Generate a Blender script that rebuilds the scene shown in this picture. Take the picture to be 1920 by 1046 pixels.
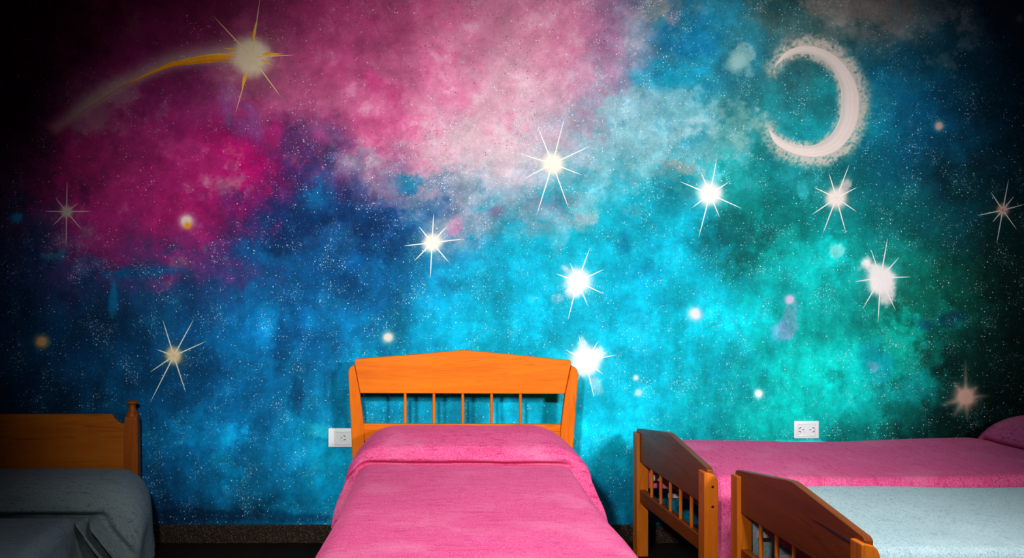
import bpy, bmesh, math, random
import numpy as np
from mathutils import Vector, Matrix, noise as mnoise

for _o in list(bpy.data.objects):
    bpy.data.objects.remove(_o, do_unlink=True)
SC = bpy.context.scene
COL = SC.collection
R = math.radians

# ------------------------------------------------------------------ camera
DW = 4.68                 # distance camera - painted wall (wall face is y = 0)
F = 2040.0                # focal length in pixels of the 1920 wide frame
PX, PY, CH = 760.0, 490.0, 1.21
cam_d = bpy.data.cameras.new('camera')
cam_d.sensor_width = 36.0
cam_d.lens = 36.0 * F / 1920.0
cam_d.shift_x = (960.0 - PX) / 1920.0
cam_d.shift_y = (PY - 523.0) / 1920.0
cam_d.clip_start = 0.05
cam = bpy.data.objects.new('camera', cam_d)
cam.location = (0.0, -DW, CH)
cam.rotation_euler = (R(90), 0, 0)
COL.objects.link(cam)
SC.camera = cam

# ------------------------------------------------------------------ light
world = bpy.data.worlds.new('world')
SC.world = world
world.use_nodes = True
world.node_tree.nodes['Background'].inputs[0].default_value = (0.55, 0.65, 1.0, 1)
world.node_tree.nodes['Background'].inputs[1].default_value = 0.003


def spot(name, loc, target, energy, half_deg, radius, squash=1.0, color=(1, 1, 1), blend=1.0):
    d = bpy.data.lights.new(name, 'SPOT')
    d.energy = energy
    d.spot_size = R(half_deg * 2)
    d.spot_blend = blend
    d.shadow_soft_size = radius
    d.color = color
    o = bpy.data.objects.new(name, d)
    o.location = loc
    dv = Vector(target) - Vector(loc)
    o.rotation_euler = dv.to_track_quat('-Z', 'Y').to_euler()
    o.scale = (1.0, squash, 1.0)
    COL.objects.link(o)
    return o


spot('lamp_front_left', (-0.55, -4.2, 2.02), (0.26, 0, 0.98), 500, 28.5, 0.12, 0.84)
spot('lamp_front_right', (2.1, -4.5, 1.72), (1.02, 0, 1.14), 560, 23.5, 0.22, 0.88, blend=0.75)
spot('fill_over_beds', (0.80, -2.75, 2.66), (0.46, -2.5, 0.0), 400, 51, 0.22, 1.0, (0.97, 0.98, 1.0))  # added overhead fill that brightens the blanket tops, no fitting there

vs = SC.view_settings
vs.view_transform = 'Standard'
vs.look = 'None'
vs.gamma = 1.0
vs.use_curve_mapping = False
vs.exposure = 0.0
SC.display_settings.display_device = 'sRGB'

# ------------------------------------------------------------------ helpers


def tag(o, label=None, cat=None, group=None, kind=None):
    if label: o['label'] = label
    if cat: o['category'] = cat
    if group: o['group'] = group
    if kind: o['kind'] = kind
    return o


def empty(name, loc, rz=0.0, label=None, cat=None, group=None):
    o = bpy.data.objects.new(name, None)
    o.empty_display_size = 0.1
    o.location = loc
    o.rotation_euler = (0, 0, rz)
    COL.objects.link(o)
    return tag(o, label, cat, group)


def obj(name, bm, mat, parent=None, smooth=False, angle=None):
    me = bpy.data.meshes.new(name)
    bmesh.ops.recalc_face_normals(bm, faces=bm.faces[:])
    bm.to_mesh(me)
    bm.free()
    if smooth:
        me.polygons.foreach_set('use_smooth', [True] * len(me.polygons))
    if angle is not None:
        me.set_sharp_from_angle(angle=R(angle))
    if mat: me.materials.append(mat)
    o = bpy.data.objects.new(name, me)
    COL.objects.link(o)
    if parent is not None: o.parent = parent
    return o


def box_bm(x0, x1, y0, y1, z0, z1, bev=0.0, seg=2):
    bm = bmesh.new()
    bmesh.ops.create_cube(bm, size=1.0)
    for v in bm.verts:
        v.co = Vector((x0 + (v.co.x + .5) * (x1 - x0), y0 + (v.co.y + .5) * (y1 - y0), z0 + (v.co.z + .5) * (z1 - z0)))
    if bev > 0:
        bmesh.ops.bevel(bm, geom=bm.edges[:], offset=bev, segments=seg, profile=0.5, affect='EDGES')
    return bm


def prism_bm(poly, y0, y1, bev=0.0, seg=2, axis='y'):
    """poly in (u, z), extruded between y0 and y1; axis 'x' extrudes along x and u is y"""
    bm = bmesh.new()
    def P(u, w, z): return (u, w, z) if axis == 'y' else (w, u, z)
    va = [bm.verts.new(P(u, y0, z)) for u, z in poly]
    vb = [bm.verts.new(P(u, y1, z)) for u, z in poly]
    n = len(poly)
    bm.faces.new(va)
    bm.faces.new(list(reversed(vb)))
    for i in range(n):
        j = (i + 1) % n
        bm.faces.new([va[i], vb[i], vb[j], va[j]])
    bmesh.ops.recalc_face_normals(bm, faces=bm.faces[:])
    if bev > 0:
        ed = [e for e in bm.edges if len(e.link_faces) == 2 and e.calc_face_angle(0) > R(25)]
        bmesh.ops.bevel(bm, geom=ed, offset=bev, segments=seg, profile=0.5, affect='EDGES', clamp_overlap=True)
    return bm


def lathe_bm(prof, cx, cy, seg=24, bm=None):
    bm = bm or bmesh.new()
    rings = []
    for r, z in prof:
        rings.append([bm.verts.new((cx + r * math.cos(2 * math.pi * i / seg), cy + r * math.sin(2 * math.pi * i / seg), z)) for i in range(seg)])
    for a, b in zip(rings, rings[1:]):
        for i in range(seg):
            j = (i + 1) % seg
            bm.faces.new([a[i], a[j], b[j], b[i]])
    bm.faces.new(list(reversed(rings[0])))
    bm.faces.new(rings[-1])
    return bm


# ------------------------------------------------------------------ materials


class NT:
    def __init__(self, name):
        self.m = bpy.data.materials.new(name)
        self.m.use_nodes = True
        self.t = self.m.node_tree
        self.b = self.t.nodes['Principled BSDF']

    def n(self, typ, **kw):
        nd = self.t.nodes.new(typ)
        for k, v in kw.items(): setattr(nd, k, v)
        return nd

    def link(self, a, b): self.t.links.new(a, b)

    def put(self, nd, key, v):
        s = nd.inputs[key]
        if isinstance(v, bpy.types.NodeSocket): self.link(v, s)
        else: s.default_value = v

    def math(self, op, a, b=0.0, c=0.0, clamp=False):
        nd = self.n('ShaderNodeMath', operation=op, use_clamp=clamp)
        self.put(nd, 0, a); self.put(nd, 1, b)
        if op in ('MULTIPLY_ADD',): self.put(nd, 2, c)
        return nd.outputs[0]

    def ramp(self, v, lo, hi, a=0.0, b=1.0, smooth=True):
        nd = self.n('ShaderNodeMapRange', interpolation_type='SMOOTHSTEP' if smooth else 'LINEAR')
        self.put(nd, 0, v); self.put(nd, 1, lo); self.put(nd, 2, hi); self.put(nd, 3, a); self.put(nd, 4, b)
        return nd.outputs[0]

    def coords(self, scale=(1, 1, 1), loc=(0, 0, 0), rot=(0, 0, 0)):
        tc = self.n('ShaderNodeTexCoord')
        mp = self.n('ShaderNodeMapping')
        self.link(tc.outputs['Object'], mp.inputs[0])
        mp.inputs['Scale'].default_value = scale
        mp.inputs['Location'].default_value = loc
        mp.inputs['Rotation'].default_value = rot
        return mp.outputs[0]

    def noise(self, vec, scale, detail=4, rough=0.6, dist=0.0):
        nd = self.n('ShaderNodeTexNoise')
        self.link(vec, nd.inputs['Vector'])
        nd.inputs['Scale'].default_value = scale
        nd.inputs['Detail'].default_value = detail
        nd.inputs['Roughness'].default_value = rough
        nd.inputs['Distortion'].default_value = dist
        return nd.outputs[0]

    def mix(self, fac, a, b, blend='MIX'):
        nd = self.n('ShaderNodeMix', data_type='RGBA', blend_type=blend)
        self.put(nd, 0, fac)
        self.put(nd, 6, a if isinstance(a, bpy.types.NodeSocket) else (*a, 1))
        self.put(nd, 7, b if isinstance(b, bpy.types.NodeSocket) else (*b, 1))
        return nd.outputs[2]

    def bump(self, h, strength, dist=0.01):
        nd = self.n('ShaderNodeBump')
        nd.inputs['Strength'].default_value = strength
        nd.inputs['Distance'].default_value = dist
        self.link(h, nd.inputs['Height'])
        self.link(nd.outputs[0], self.b.inputs['Normal'])

    def color(self, c): self.put(self.b, 'Base Color', c if isinstance(c, bpy.types.NodeSocket) else (*c, 1))

    def set(self, **kw):
        for k, v in kw.items(): self.put(self.b, k.replace('_', ' '), v)


def lin(c):
    c = np.asarray(c, float) / 255.0
    return np.where(c <= 0.04045, c / 12.92, ((c + 0.055) / 1.055) ** 2.4)


def L3(*c): return tuple(float(v) for v in lin(c))


def wood(name, light, dark, grain='x', gloss=0.36):
    t = NT(name)
    sc = {'x': (1.2, 14, 14), 'y': (14, 1.2, 14), 'z': (14, 14, 1.2)}[grain]
    v = t.coords(sc)
    n1 = t.noise(v, 1.6, 5, 0.6, 0.5)
    n2 = t.noise(v, 9.0, 4, 0.7, 0.4)
    v2 = t.coords((1, 1, 1))
    n3 = t.noise(v2, 3.0, 3, 0.5)
    f = t.math('ADD', t.math('MULTIPLY', n1, 0.75), t.math('MULTIPLY', n2, 0.35))
    f = t.ramp(f, 0.30, 0.80)
    c = t.mix(f, dark, light)
    mid = tuple(0.55 * a for a in dark)
    line = t.ramp(t.noise(v, 2.4, 2, 0.4, 2.0), 0.62, 0.70)
    c = t.mix(t.math('MULTIPLY', line, 0.5), c, mid)
    c = t.mix(t.ramp(n3, 0.3, 0.75, 0.0, 0.35), c, tuple(min(1, 1.15 * a) for a in light))
    # worn pale nicks
    chips = t.ramp(t.noise(v2, 55, 3, 0.6), 0.73, 0.76)
    c = t.mix(t.math('MULTIPLY', chips, 0.5), c, (0.72, 0.42, 0.18))
    t.color(c)
    t.set(Roughness=t.ramp(n2, 0.2, 0.8, gloss - 0.06, gloss + 0.12))
    t.bump(f, 0.12, 0.002)
    t.b.inputs['Specular IOR Level'].default_value = 0.16
    return t.m


def wool(name, base, light, dark, pale, streak=(22, 150, 60), sheen=0.3, fleck=0.5):
    t = NT(name)
    v = t.coords((1, 1, 1))
    vs_ = t.coords(streak)
    n1 = t.noise(vs_, 1.0, 4, 0.65)
    n2 = t.noise(v, 330, 3, 0.65)
    n3 = t.noise(v, 5, 4, 0.55)
    vb = t.coords((streak[0] * .28, streak[1] * .3, streak[2] * .3))
    n4 = t.noise(vb, 1.0, 3, 0.6)
    c = t.mix(t.ramp(n2, 0.41, 0.59), base, light)
    c = t.mix(t.math('MULTIPLY', t.ramp(n1, 0.54, 0.68), 0.7), c, dark)
    c = t.mix(t.math('MULTIPLY', t.ramp(n4, 0.54, 0.68), 0.30), c, dark)
    c = t.mix(t.math('MULTIPLY', t.ramp(n3, 0.45, 0.7), 0.18), c, pale)
    fl = t.ramp(t.noise(t.coords((40, 130, 90), (3, 1, 2)), 1.6, 2, 0.5), 0.68, 0.74)
    c = t.mix(t.math('MULTIPLY', fl, fleck), c, tuple(0.35 * a for a in dark))
    wh = t.ramp(t.noise(t.coords((95, 140, 100), (7, 5, 2)), 1.5, 2, 0.5), 0.69, 0.75)
    c = t.mix(t.math('MULTIPLY', wh, 0.45), c, pale)
    t.color(c)
    t.set(Roughness=0.95)
    t.b.inputs['Specular IOR Level'].default_value = 0.12
    t.b.inputs['Sheen Weight'].default_value = sheen
    t.b.inputs['Sheen Roughness'].default_value = 0.5
    t.b.inputs['Sheen Tint'].default_value = (*light, 1)
    h = t.math('ADD', t.math('MULTIPLY', n2, 0.6), t.math('MULTIPLY', n1, 0.6))
    t.bump(h, 0.3, 0.004)
    return t.m


M_HEAD = wood('varnished_orange_wood', L3(236, 124, 8), L3(214, 92, 3), 'x')
M_HEADZ = wood('varnished_orange_wood_upright', L3(234, 122, 8), L3(208, 90, 3), 'z')
M_FOOT = wood('varnished_wood_shaded', L3(126, 62, 14), L3(98, 46, 9), 'y')  # panel wood darkened to carry the shade of grazing light
M_FOOTZ = wood('varnished_brown_wood_upright', L3(208, 112, 26), L3(168, 80, 12), 'z')
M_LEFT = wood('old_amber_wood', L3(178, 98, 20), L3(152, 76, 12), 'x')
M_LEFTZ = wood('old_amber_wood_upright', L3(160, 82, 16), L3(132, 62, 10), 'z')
M_PINK = wool('pink_wool', L3(208, 56, 116), L3(232, 108, 156), L3(172, 20, 78), L3(240, 170, 196))
M_GREY = wool('pale_blue_grey_wool', L3(146, 172, 178), L3(180, 204, 208), L3(108, 134, 142), L3(206, 222, 224), fleck=0.75, sheen=0.15, streak=(120, 140, 120))
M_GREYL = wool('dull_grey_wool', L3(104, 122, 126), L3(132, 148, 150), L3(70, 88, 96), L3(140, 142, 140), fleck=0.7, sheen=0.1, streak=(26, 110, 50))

_t = NT('white_plastic'); _t.color((0.86, 0.87, 0.88)); _t.set(Roughness=0.35); M_WHITE = _t.m
_t = NT('slot_black'); _t.color((0.006, 0.006, 0.008)); _t.set(Roughness=0.6); M_SLOT = _t.m
_t = NT('screw_metal'); _t.color((0.06, 0.045, 0.035)); _t.set(Roughness=0.35, Metallic=0.8); M_SCREW = _t.m
_t = NT('white_enamel'); _t.color((0.66, 0.64, 0.62)); _t.set(Roughness=0.45); M_ENAMEL = _t.m
_t = NT('mattress_ticking'); _v = _t.coords(); _t.color(_t.mix(_t.ramp(_t.noise(_v, 30), .4, .6), L3(120, 70, 96), L3(92, 44, 72))); _t.set(Roughness=0.95); M_TICK = _t.m


_t = NT('shade_crimson_sheet'); _v = _t.coords(); _t.color(_t.mix(_t.ramp(_t.noise(_v, 40), .4, .6), L3(104, 16, 52), L3(84, 10, 40))); _t.set(Roughness=0.95); M_CRIM = _t.m  # dark crimson stands in for the shade under the pink bed


def terrazzo():
    t = NT('brown_terrazzo')
    v = t.coords()
    vo = t.n('ShaderNodeTexVoronoi', feature='F1')
    t.link(v, vo.inputs['Vector']); vo.inputs['Scale'].default_value = 300
    sp = t.ramp(vo.outputs['Distance'], 0.42, 0.30)
    sep = t.n('ShaderNodeSeparateColor'); t.link(vo.outputs['Color'], sep.inputs[0])
    pres = t.ramp(sep.outputs[0], 0.66, 0.72)
    c = t.mix(t.noise(v, 60, 4), L3(16, 10, 7), L3(52, 36, 25))
    chip = t.mix(sep.outputs[1], L3(150, 136, 116), L3(76, 58, 46))
    c = t.mix(t.math('MULTIPLY', sp, pres), c, chip)
    t.color(c)
    t.set(Roughness=0.6)
    t.b.inputs['Specular IOR Level'].default_value = 0.15
    return t.m


def floor_mat():
    t = NT('dark_floor_tile')
    v = t.coords()
    br = t.n('ShaderNodeTexBrick')
    t.link(v, br.inputs['Vector'])
    br.offset = 0.0
    br.inputs['Scale'].default_value = 1.0
    br.inputs['Brick Width'].default_value = 0.3
    br.inputs['Row Height'].default_value = 0.3
    br.inputs['Mortar Size'].default_value = 0.004
    br.inputs['Color1'].default_value = (0.010, 0.005, 0.003, 1)
    br.inputs['Color2'].default_value = (0.013, 0.007, 0.004, 1)
    br.inputs['Mortar'].default_value = (0.008, 0.005, 0.004, 1)
    c = t.mix(t.ramp(t.noise(v, 90, 3), 0.5, 0.75), br.outputs[0], L3(40, 26, 18))
    t.color(c)
    t.set(Roughness=0.7)
    t.b.inputs['Specular IOR Level'].default_value = 0.1
    return t.m


def mural_mat():
    t = NT('mural_paint')
    at = t.n('ShaderNodeAttribute', attribute_name='Col')
    am = t.n('ShaderNodeAttribute', attribute_name='Mask')
    sm = t.n('ShaderNodeSeparateColor'); t.link(am.outputs['Color'], sm.inputs[0])
    white, dark, mott = sm.outputs[0], sm.outputs[1], sm.outputs[2]
    v = t.coords()
    tc = t.n('ShaderNodeTexCoord')
    sx = t.n('ShaderNodeSeparateXYZ'); t.link(tc.outputs['Object'], sx.inputs[0])
    cx = t.n('ShaderNodeCombineXYZ'); t.link(sx.outputs[0], cx.inputs[0]); t.link(sx.outputs[2], cx.inputs[1])
    p2 = cx.outputs[0]
    # sponged and brushed pigment
    n1 = t.noise(v, 11, 8, 0.68, 0.3)
    n2 = t.noise(v, 75, 3, 0.7)
    n3 = t.noise(t.coords((38, 38, 7)), 1.0, 4, 0.6)
    amp = t.math('ADD', t.math('MULTIPLY', t.math('SUBTRACT', n1, 0.5), 1.1), t.math('MULTIPLY', t.math('SUBTRACT', n2, 0.5), 0.45))
    amp = t.math('ADD', amp, t.math('MULTIPLY', t.math('SUBTRACT', n3, 0.5), 0.10))
    n4 = t.noise(v, 210, 3, 0.75)
    amp = t.math('ADD', amp, t.math('MULTIPLY', t.math('SUBTRACT', n4, 0.5), 0.75))
    amp = t.math('MULTIPLY', amp, mott)
    fac = t.math('POWER', 2.0, t.math('MULTIPLY', amp, 1.7))
    vm = t.n('ShaderNodeVectorMath', operation='SCALE')
    t.link(at.outputs['Color'], vm.inputs[0]); t.link(fac, vm.inputs['Scale'])
    c = vm.outputs[0]
    # chalky dry-brush: a little of the pale ground shows through
    chalk = t.ramp(t.noise(v, 26, 9, 0.75, 0.2), 0.52, 0.80)
    c = t.mix(t.math('MULTIPLY', t.math('MULTIPLY', chalk, mott), 0.02), c, (0.55, 0.72, 0.78))

    def specks(c, scale, rmax, dens, colr, seed, strength, tinted=False):
        vo = t.n('ShaderNodeTexVoronoi', feature='F1', voronoi_dimensions='2D')
        ad = t.n('ShaderNodeVectorMath', operation='ADD'); t.link(p2, ad.inputs[0]); ad.inputs[1].default_value = (seed, seed * .7, 0)
        # slightly irregular dots
        wob = t.n('ShaderNodeTexNoise'); t.link(ad.outputs[0], wob.inputs['Vector']); wob.inputs['Scale'].default_value = 260; wob.inputs['Detail'].default_value = 2
        wv = t.n('ShaderNodeVectorMath', operation='MULTIPLY_ADD'); t.link(wob.outputs['Color'], wv.inputs[0]); wv.inputs[1].default_value = (0.007, 0.007, 0); t.link(ad.outputs[0], wv.inputs[2])
        t.link(wv.outputs[0], vo.inputs['Vector']); vo.inputs['Scale'].default_value = scale
        sep = t.n('ShaderNodeSeparateColor'); t.link(vo.outputs['Color'], sep.inputs[0])
        rr = t.math('MULTIPLY', t.math('POWER', sep.outputs[0], 2.5), rmax)
        rr = t.math('ADD', rr, rmax * 0.25)
        d = t.math('SUBTRACT', rr, vo.outputs['Distance'])
        m = t.ramp(d, 0.0, rmax * 0.35)
        pres = t.math('LESS_THAN', sep.outputs[1], dens)
        m = t.math('MULTIPLY', t.math('MULTIPLY', m, pres), strength)
        if tinted:
            g = t.n('ShaderNodeVectorMath', operation='MULTIPLY_ADD')
            t.link(c, g.inputs[0]); g.inputs[1].default_value = (2.6, 2.0, 1.8); g.inputs[2].default_value = colr
            mn = t.n('ShaderNodeVectorMath', operation='MINIMUM')
            t.link(g.outputs[0], mn.inputs[0]); mn.inputs[1].default_value = (0.85, 0.9, 0.92)
            colr = mn.outputs[0]
        return t.mix(m, c, colr)

    cl = t.ramp(t.noise(v, 8.0, 3, 0.65), 0.50, 0.66, 0.12, 1.0)
    wd = t.math('MULTIPLY', white, cl)
    c = specks(c, 84, 0.175, wd, (0.55, 0.6, 0.6), 3.1, 1.0, True)
    c = specks(c, 165, 0.25, wd, (0.22, 0.40, 0.42), 8.3, 0.95, True)
    c = specks(c, 300, 0.30, t.math('MULTIPLY', wd, 0.9), (0.06, 0.20, 0.24), 1.7, 0.7, True)
    cd = t.ramp(t.noise(v, 5.0, 3, 0.6), 0.44, 0.70, 0.15, 1.0)
    dd = t.math('MULTIPLY', dark, cd)
    c = specks(c, 100, 0.20, t.math('MULTIPLY', dd, 0.8), (0.035, 0.004, 0.02), 5.7, 0.85)
    c = specks(c, 200, 0.28, t.math('MULTIPLY', dd, 0.8), (0.16, 0.02, 0.08), 9.9, 0.6)
    t.color(c)
    t.set(Roughness=0.72)
    t.b.inputs['Specular IOR Level'].default_value = 0.08
    h = t.math('ADD', t.math('MULTIPLY', t.noise(v, 22, 6, 0.6), 1.0), t.math('MULTIPLY', n2, 0.25))
    t.bump(h, 0.10, 0.01)
    return t.m


M_TERR, M_FLOOR, M_MURAL = terrazzo(), floor_mat(), mural_mat()
_t = NT('plain_plaster'); _v = _t.coords(); _t.color(_t.mix(_t.noise(_v, 6, 6), L3(20, 30, 52), L3(34, 44, 74))); _t.set(Roughness=0.8); M_SIDE = _t.m
_t = NT('ceiling_paint'); _v = _t.coords(); _t.color(_t.mix(_t.noise(_v, 4, 4), L3(40, 42, 50), L3(56, 58, 66))); _t.set(Roughness=0.9); M_CEIL = _t.m

# ------------------------------------------------------------------ room
XL, XR, ZC, YF = -2.55, 3.15, 2.72, -5.4
K = DW / F                # metres on the wall per reference pixel


def wx(px): return (px - PX) * K
def wz(py): return CH - (py - PY) * K


# --- the mural: paint colours on a 24 x 13 lattice (80 px steps), sRGB hex
ALB = [  # image colours read by eye, divided by lamp light rendered on a plain wall
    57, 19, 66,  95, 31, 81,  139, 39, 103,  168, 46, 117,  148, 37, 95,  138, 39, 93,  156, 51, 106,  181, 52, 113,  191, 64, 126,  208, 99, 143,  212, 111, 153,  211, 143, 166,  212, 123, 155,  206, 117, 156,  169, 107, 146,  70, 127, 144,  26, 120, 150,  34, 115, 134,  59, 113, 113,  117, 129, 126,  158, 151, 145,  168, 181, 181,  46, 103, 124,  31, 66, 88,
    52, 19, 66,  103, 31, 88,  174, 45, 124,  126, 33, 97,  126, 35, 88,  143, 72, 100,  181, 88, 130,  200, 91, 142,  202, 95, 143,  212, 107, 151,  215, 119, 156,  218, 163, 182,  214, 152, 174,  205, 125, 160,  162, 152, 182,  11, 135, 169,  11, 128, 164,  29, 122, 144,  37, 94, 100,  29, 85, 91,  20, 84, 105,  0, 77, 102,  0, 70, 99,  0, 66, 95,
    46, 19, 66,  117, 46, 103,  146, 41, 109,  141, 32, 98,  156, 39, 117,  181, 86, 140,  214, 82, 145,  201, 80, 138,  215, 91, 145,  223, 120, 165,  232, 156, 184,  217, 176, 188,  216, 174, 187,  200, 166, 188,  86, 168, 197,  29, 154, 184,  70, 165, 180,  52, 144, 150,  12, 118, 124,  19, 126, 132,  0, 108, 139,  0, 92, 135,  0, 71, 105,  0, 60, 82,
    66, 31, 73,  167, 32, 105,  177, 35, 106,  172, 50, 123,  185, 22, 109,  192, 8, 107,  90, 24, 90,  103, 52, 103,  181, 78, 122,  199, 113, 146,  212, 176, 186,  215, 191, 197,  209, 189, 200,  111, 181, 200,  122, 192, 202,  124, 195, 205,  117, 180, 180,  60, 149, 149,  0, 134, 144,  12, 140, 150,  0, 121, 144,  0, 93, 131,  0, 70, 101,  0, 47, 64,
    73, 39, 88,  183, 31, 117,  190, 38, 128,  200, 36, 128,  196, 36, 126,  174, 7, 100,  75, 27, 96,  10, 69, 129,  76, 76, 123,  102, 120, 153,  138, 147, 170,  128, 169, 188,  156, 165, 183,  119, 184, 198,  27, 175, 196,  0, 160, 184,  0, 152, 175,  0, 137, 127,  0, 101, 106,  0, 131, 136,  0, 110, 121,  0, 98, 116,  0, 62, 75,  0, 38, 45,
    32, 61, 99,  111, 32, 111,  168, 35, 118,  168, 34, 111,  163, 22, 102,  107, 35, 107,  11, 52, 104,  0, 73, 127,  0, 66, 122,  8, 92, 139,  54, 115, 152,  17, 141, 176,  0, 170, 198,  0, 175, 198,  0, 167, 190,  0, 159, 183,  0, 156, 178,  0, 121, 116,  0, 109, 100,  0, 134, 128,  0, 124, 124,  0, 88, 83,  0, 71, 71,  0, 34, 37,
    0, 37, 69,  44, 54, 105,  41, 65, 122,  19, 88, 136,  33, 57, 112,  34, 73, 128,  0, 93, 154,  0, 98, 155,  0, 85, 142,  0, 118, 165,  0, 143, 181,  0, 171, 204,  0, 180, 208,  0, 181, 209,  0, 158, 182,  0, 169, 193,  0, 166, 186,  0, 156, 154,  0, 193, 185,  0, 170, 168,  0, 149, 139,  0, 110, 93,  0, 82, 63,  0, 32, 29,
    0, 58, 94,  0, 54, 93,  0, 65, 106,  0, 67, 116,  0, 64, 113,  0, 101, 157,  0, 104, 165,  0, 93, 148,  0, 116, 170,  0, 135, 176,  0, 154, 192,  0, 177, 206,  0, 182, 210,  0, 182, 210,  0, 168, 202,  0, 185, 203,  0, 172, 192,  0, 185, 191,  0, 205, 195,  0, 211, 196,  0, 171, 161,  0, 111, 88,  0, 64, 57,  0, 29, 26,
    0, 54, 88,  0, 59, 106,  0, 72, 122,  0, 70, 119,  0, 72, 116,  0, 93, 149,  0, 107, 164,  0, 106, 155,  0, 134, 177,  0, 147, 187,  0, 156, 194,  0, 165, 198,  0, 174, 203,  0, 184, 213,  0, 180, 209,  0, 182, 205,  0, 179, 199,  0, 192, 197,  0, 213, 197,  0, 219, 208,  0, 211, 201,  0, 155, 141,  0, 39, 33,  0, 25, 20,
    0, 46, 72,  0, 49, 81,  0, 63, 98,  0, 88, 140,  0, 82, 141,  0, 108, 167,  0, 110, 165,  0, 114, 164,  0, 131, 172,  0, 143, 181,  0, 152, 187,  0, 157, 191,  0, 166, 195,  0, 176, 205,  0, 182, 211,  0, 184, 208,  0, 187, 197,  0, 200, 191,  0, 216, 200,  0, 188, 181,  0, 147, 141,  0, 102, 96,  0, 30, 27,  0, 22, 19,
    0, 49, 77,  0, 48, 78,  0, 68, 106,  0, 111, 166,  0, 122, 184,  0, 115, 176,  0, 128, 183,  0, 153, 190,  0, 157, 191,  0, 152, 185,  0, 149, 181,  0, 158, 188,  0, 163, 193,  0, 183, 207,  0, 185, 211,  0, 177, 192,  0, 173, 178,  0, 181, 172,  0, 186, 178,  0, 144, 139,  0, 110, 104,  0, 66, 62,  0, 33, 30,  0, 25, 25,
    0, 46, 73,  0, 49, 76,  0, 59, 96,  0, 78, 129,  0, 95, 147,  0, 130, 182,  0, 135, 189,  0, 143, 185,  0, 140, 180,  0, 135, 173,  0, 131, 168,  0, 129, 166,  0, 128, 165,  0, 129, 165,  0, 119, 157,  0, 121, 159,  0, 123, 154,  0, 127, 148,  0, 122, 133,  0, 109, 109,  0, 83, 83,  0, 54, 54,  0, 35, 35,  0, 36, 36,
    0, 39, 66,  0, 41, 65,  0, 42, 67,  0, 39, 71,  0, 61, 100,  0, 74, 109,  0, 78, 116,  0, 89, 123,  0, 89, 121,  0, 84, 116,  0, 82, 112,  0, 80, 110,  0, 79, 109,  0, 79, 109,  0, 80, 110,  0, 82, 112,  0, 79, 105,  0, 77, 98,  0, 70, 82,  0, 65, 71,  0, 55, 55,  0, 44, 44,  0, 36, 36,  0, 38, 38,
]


def mural_table():
    return np.array(ALB, float).reshape(13, 24, 3)


rng = np.random.default_rng(11)


def vnoise(X, Z, freq, seed):
    """smooth lattice noise in [-1, 1]"""
    g = np.random.default_rng(seed).uniform(-1, 1, (256, 256))
    u, v = X * freq + 37.3, Z * freq + 91.7
    iu, iv = np.floor(u).astype(int), np.floor(v).astype(int)
    fu, fv = u - iu, v - iv
    fu = fu * fu * fu * (fu * (fu * 6 - 15) + 10)
    fv = fv * fv * fv * (fv * (fv * 6 - 15) + 10)
    a = g[iv % 256, iu % 256]; b = g[iv % 256, (iu + 1) % 256]
    c = g[(iv + 1) % 256, iu % 256]; d = g[(iv + 1) % 256, (iu + 1) % 256]
    return (a * (1 - fu) + b * fu) * (1 - fv) + (c * (1 - fu) + d * fu) * fv


def fbm(X, Z, freq, octs, seed, gain=0.55):
    s, a, tot = 0.0, 1.0, 0.0
    for k in range(octs):
        s = s + a * vnoise(X, Z, freq * 2 ** k, seed + k)
        tot += a
        a *= gain
    return s / tot


def lookup(T, px, py):
    """cubic lookup of the lattice at pixel coordinates"""
    H, W = T.shape[:2]
    u = np.clip((px - 40) / 80.0, 0, W - 1.0001)
    v = np.clip((py - 40) / 80.0, 0, H - 1.0001)
    iu, iv = np.floor(u).astype(int), np.floor(v).astype(int)
    fu, fv = u - iu, v - iv
    out = 0.0
    def w(f):
        return [(1 - f) ** 3 / 6, (3 * f ** 3 - 6 * f ** 2 + 4) / 6, (-3 * f ** 3 + 3 * f ** 2 + 3 * f + 1) / 6, f ** 3 / 6]
    wu, wv = w(fu), w(fv)
    for j in range(4):
        jj = np.clip(iv + j - 1, 0, H - 1)
        for i in range(4):
            ii = np.clip(iu + i - 1, 0, W - 1)
            out = out + T[jj, ii] * (wu[i] * wv[j])[..., None]
    return out


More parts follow.
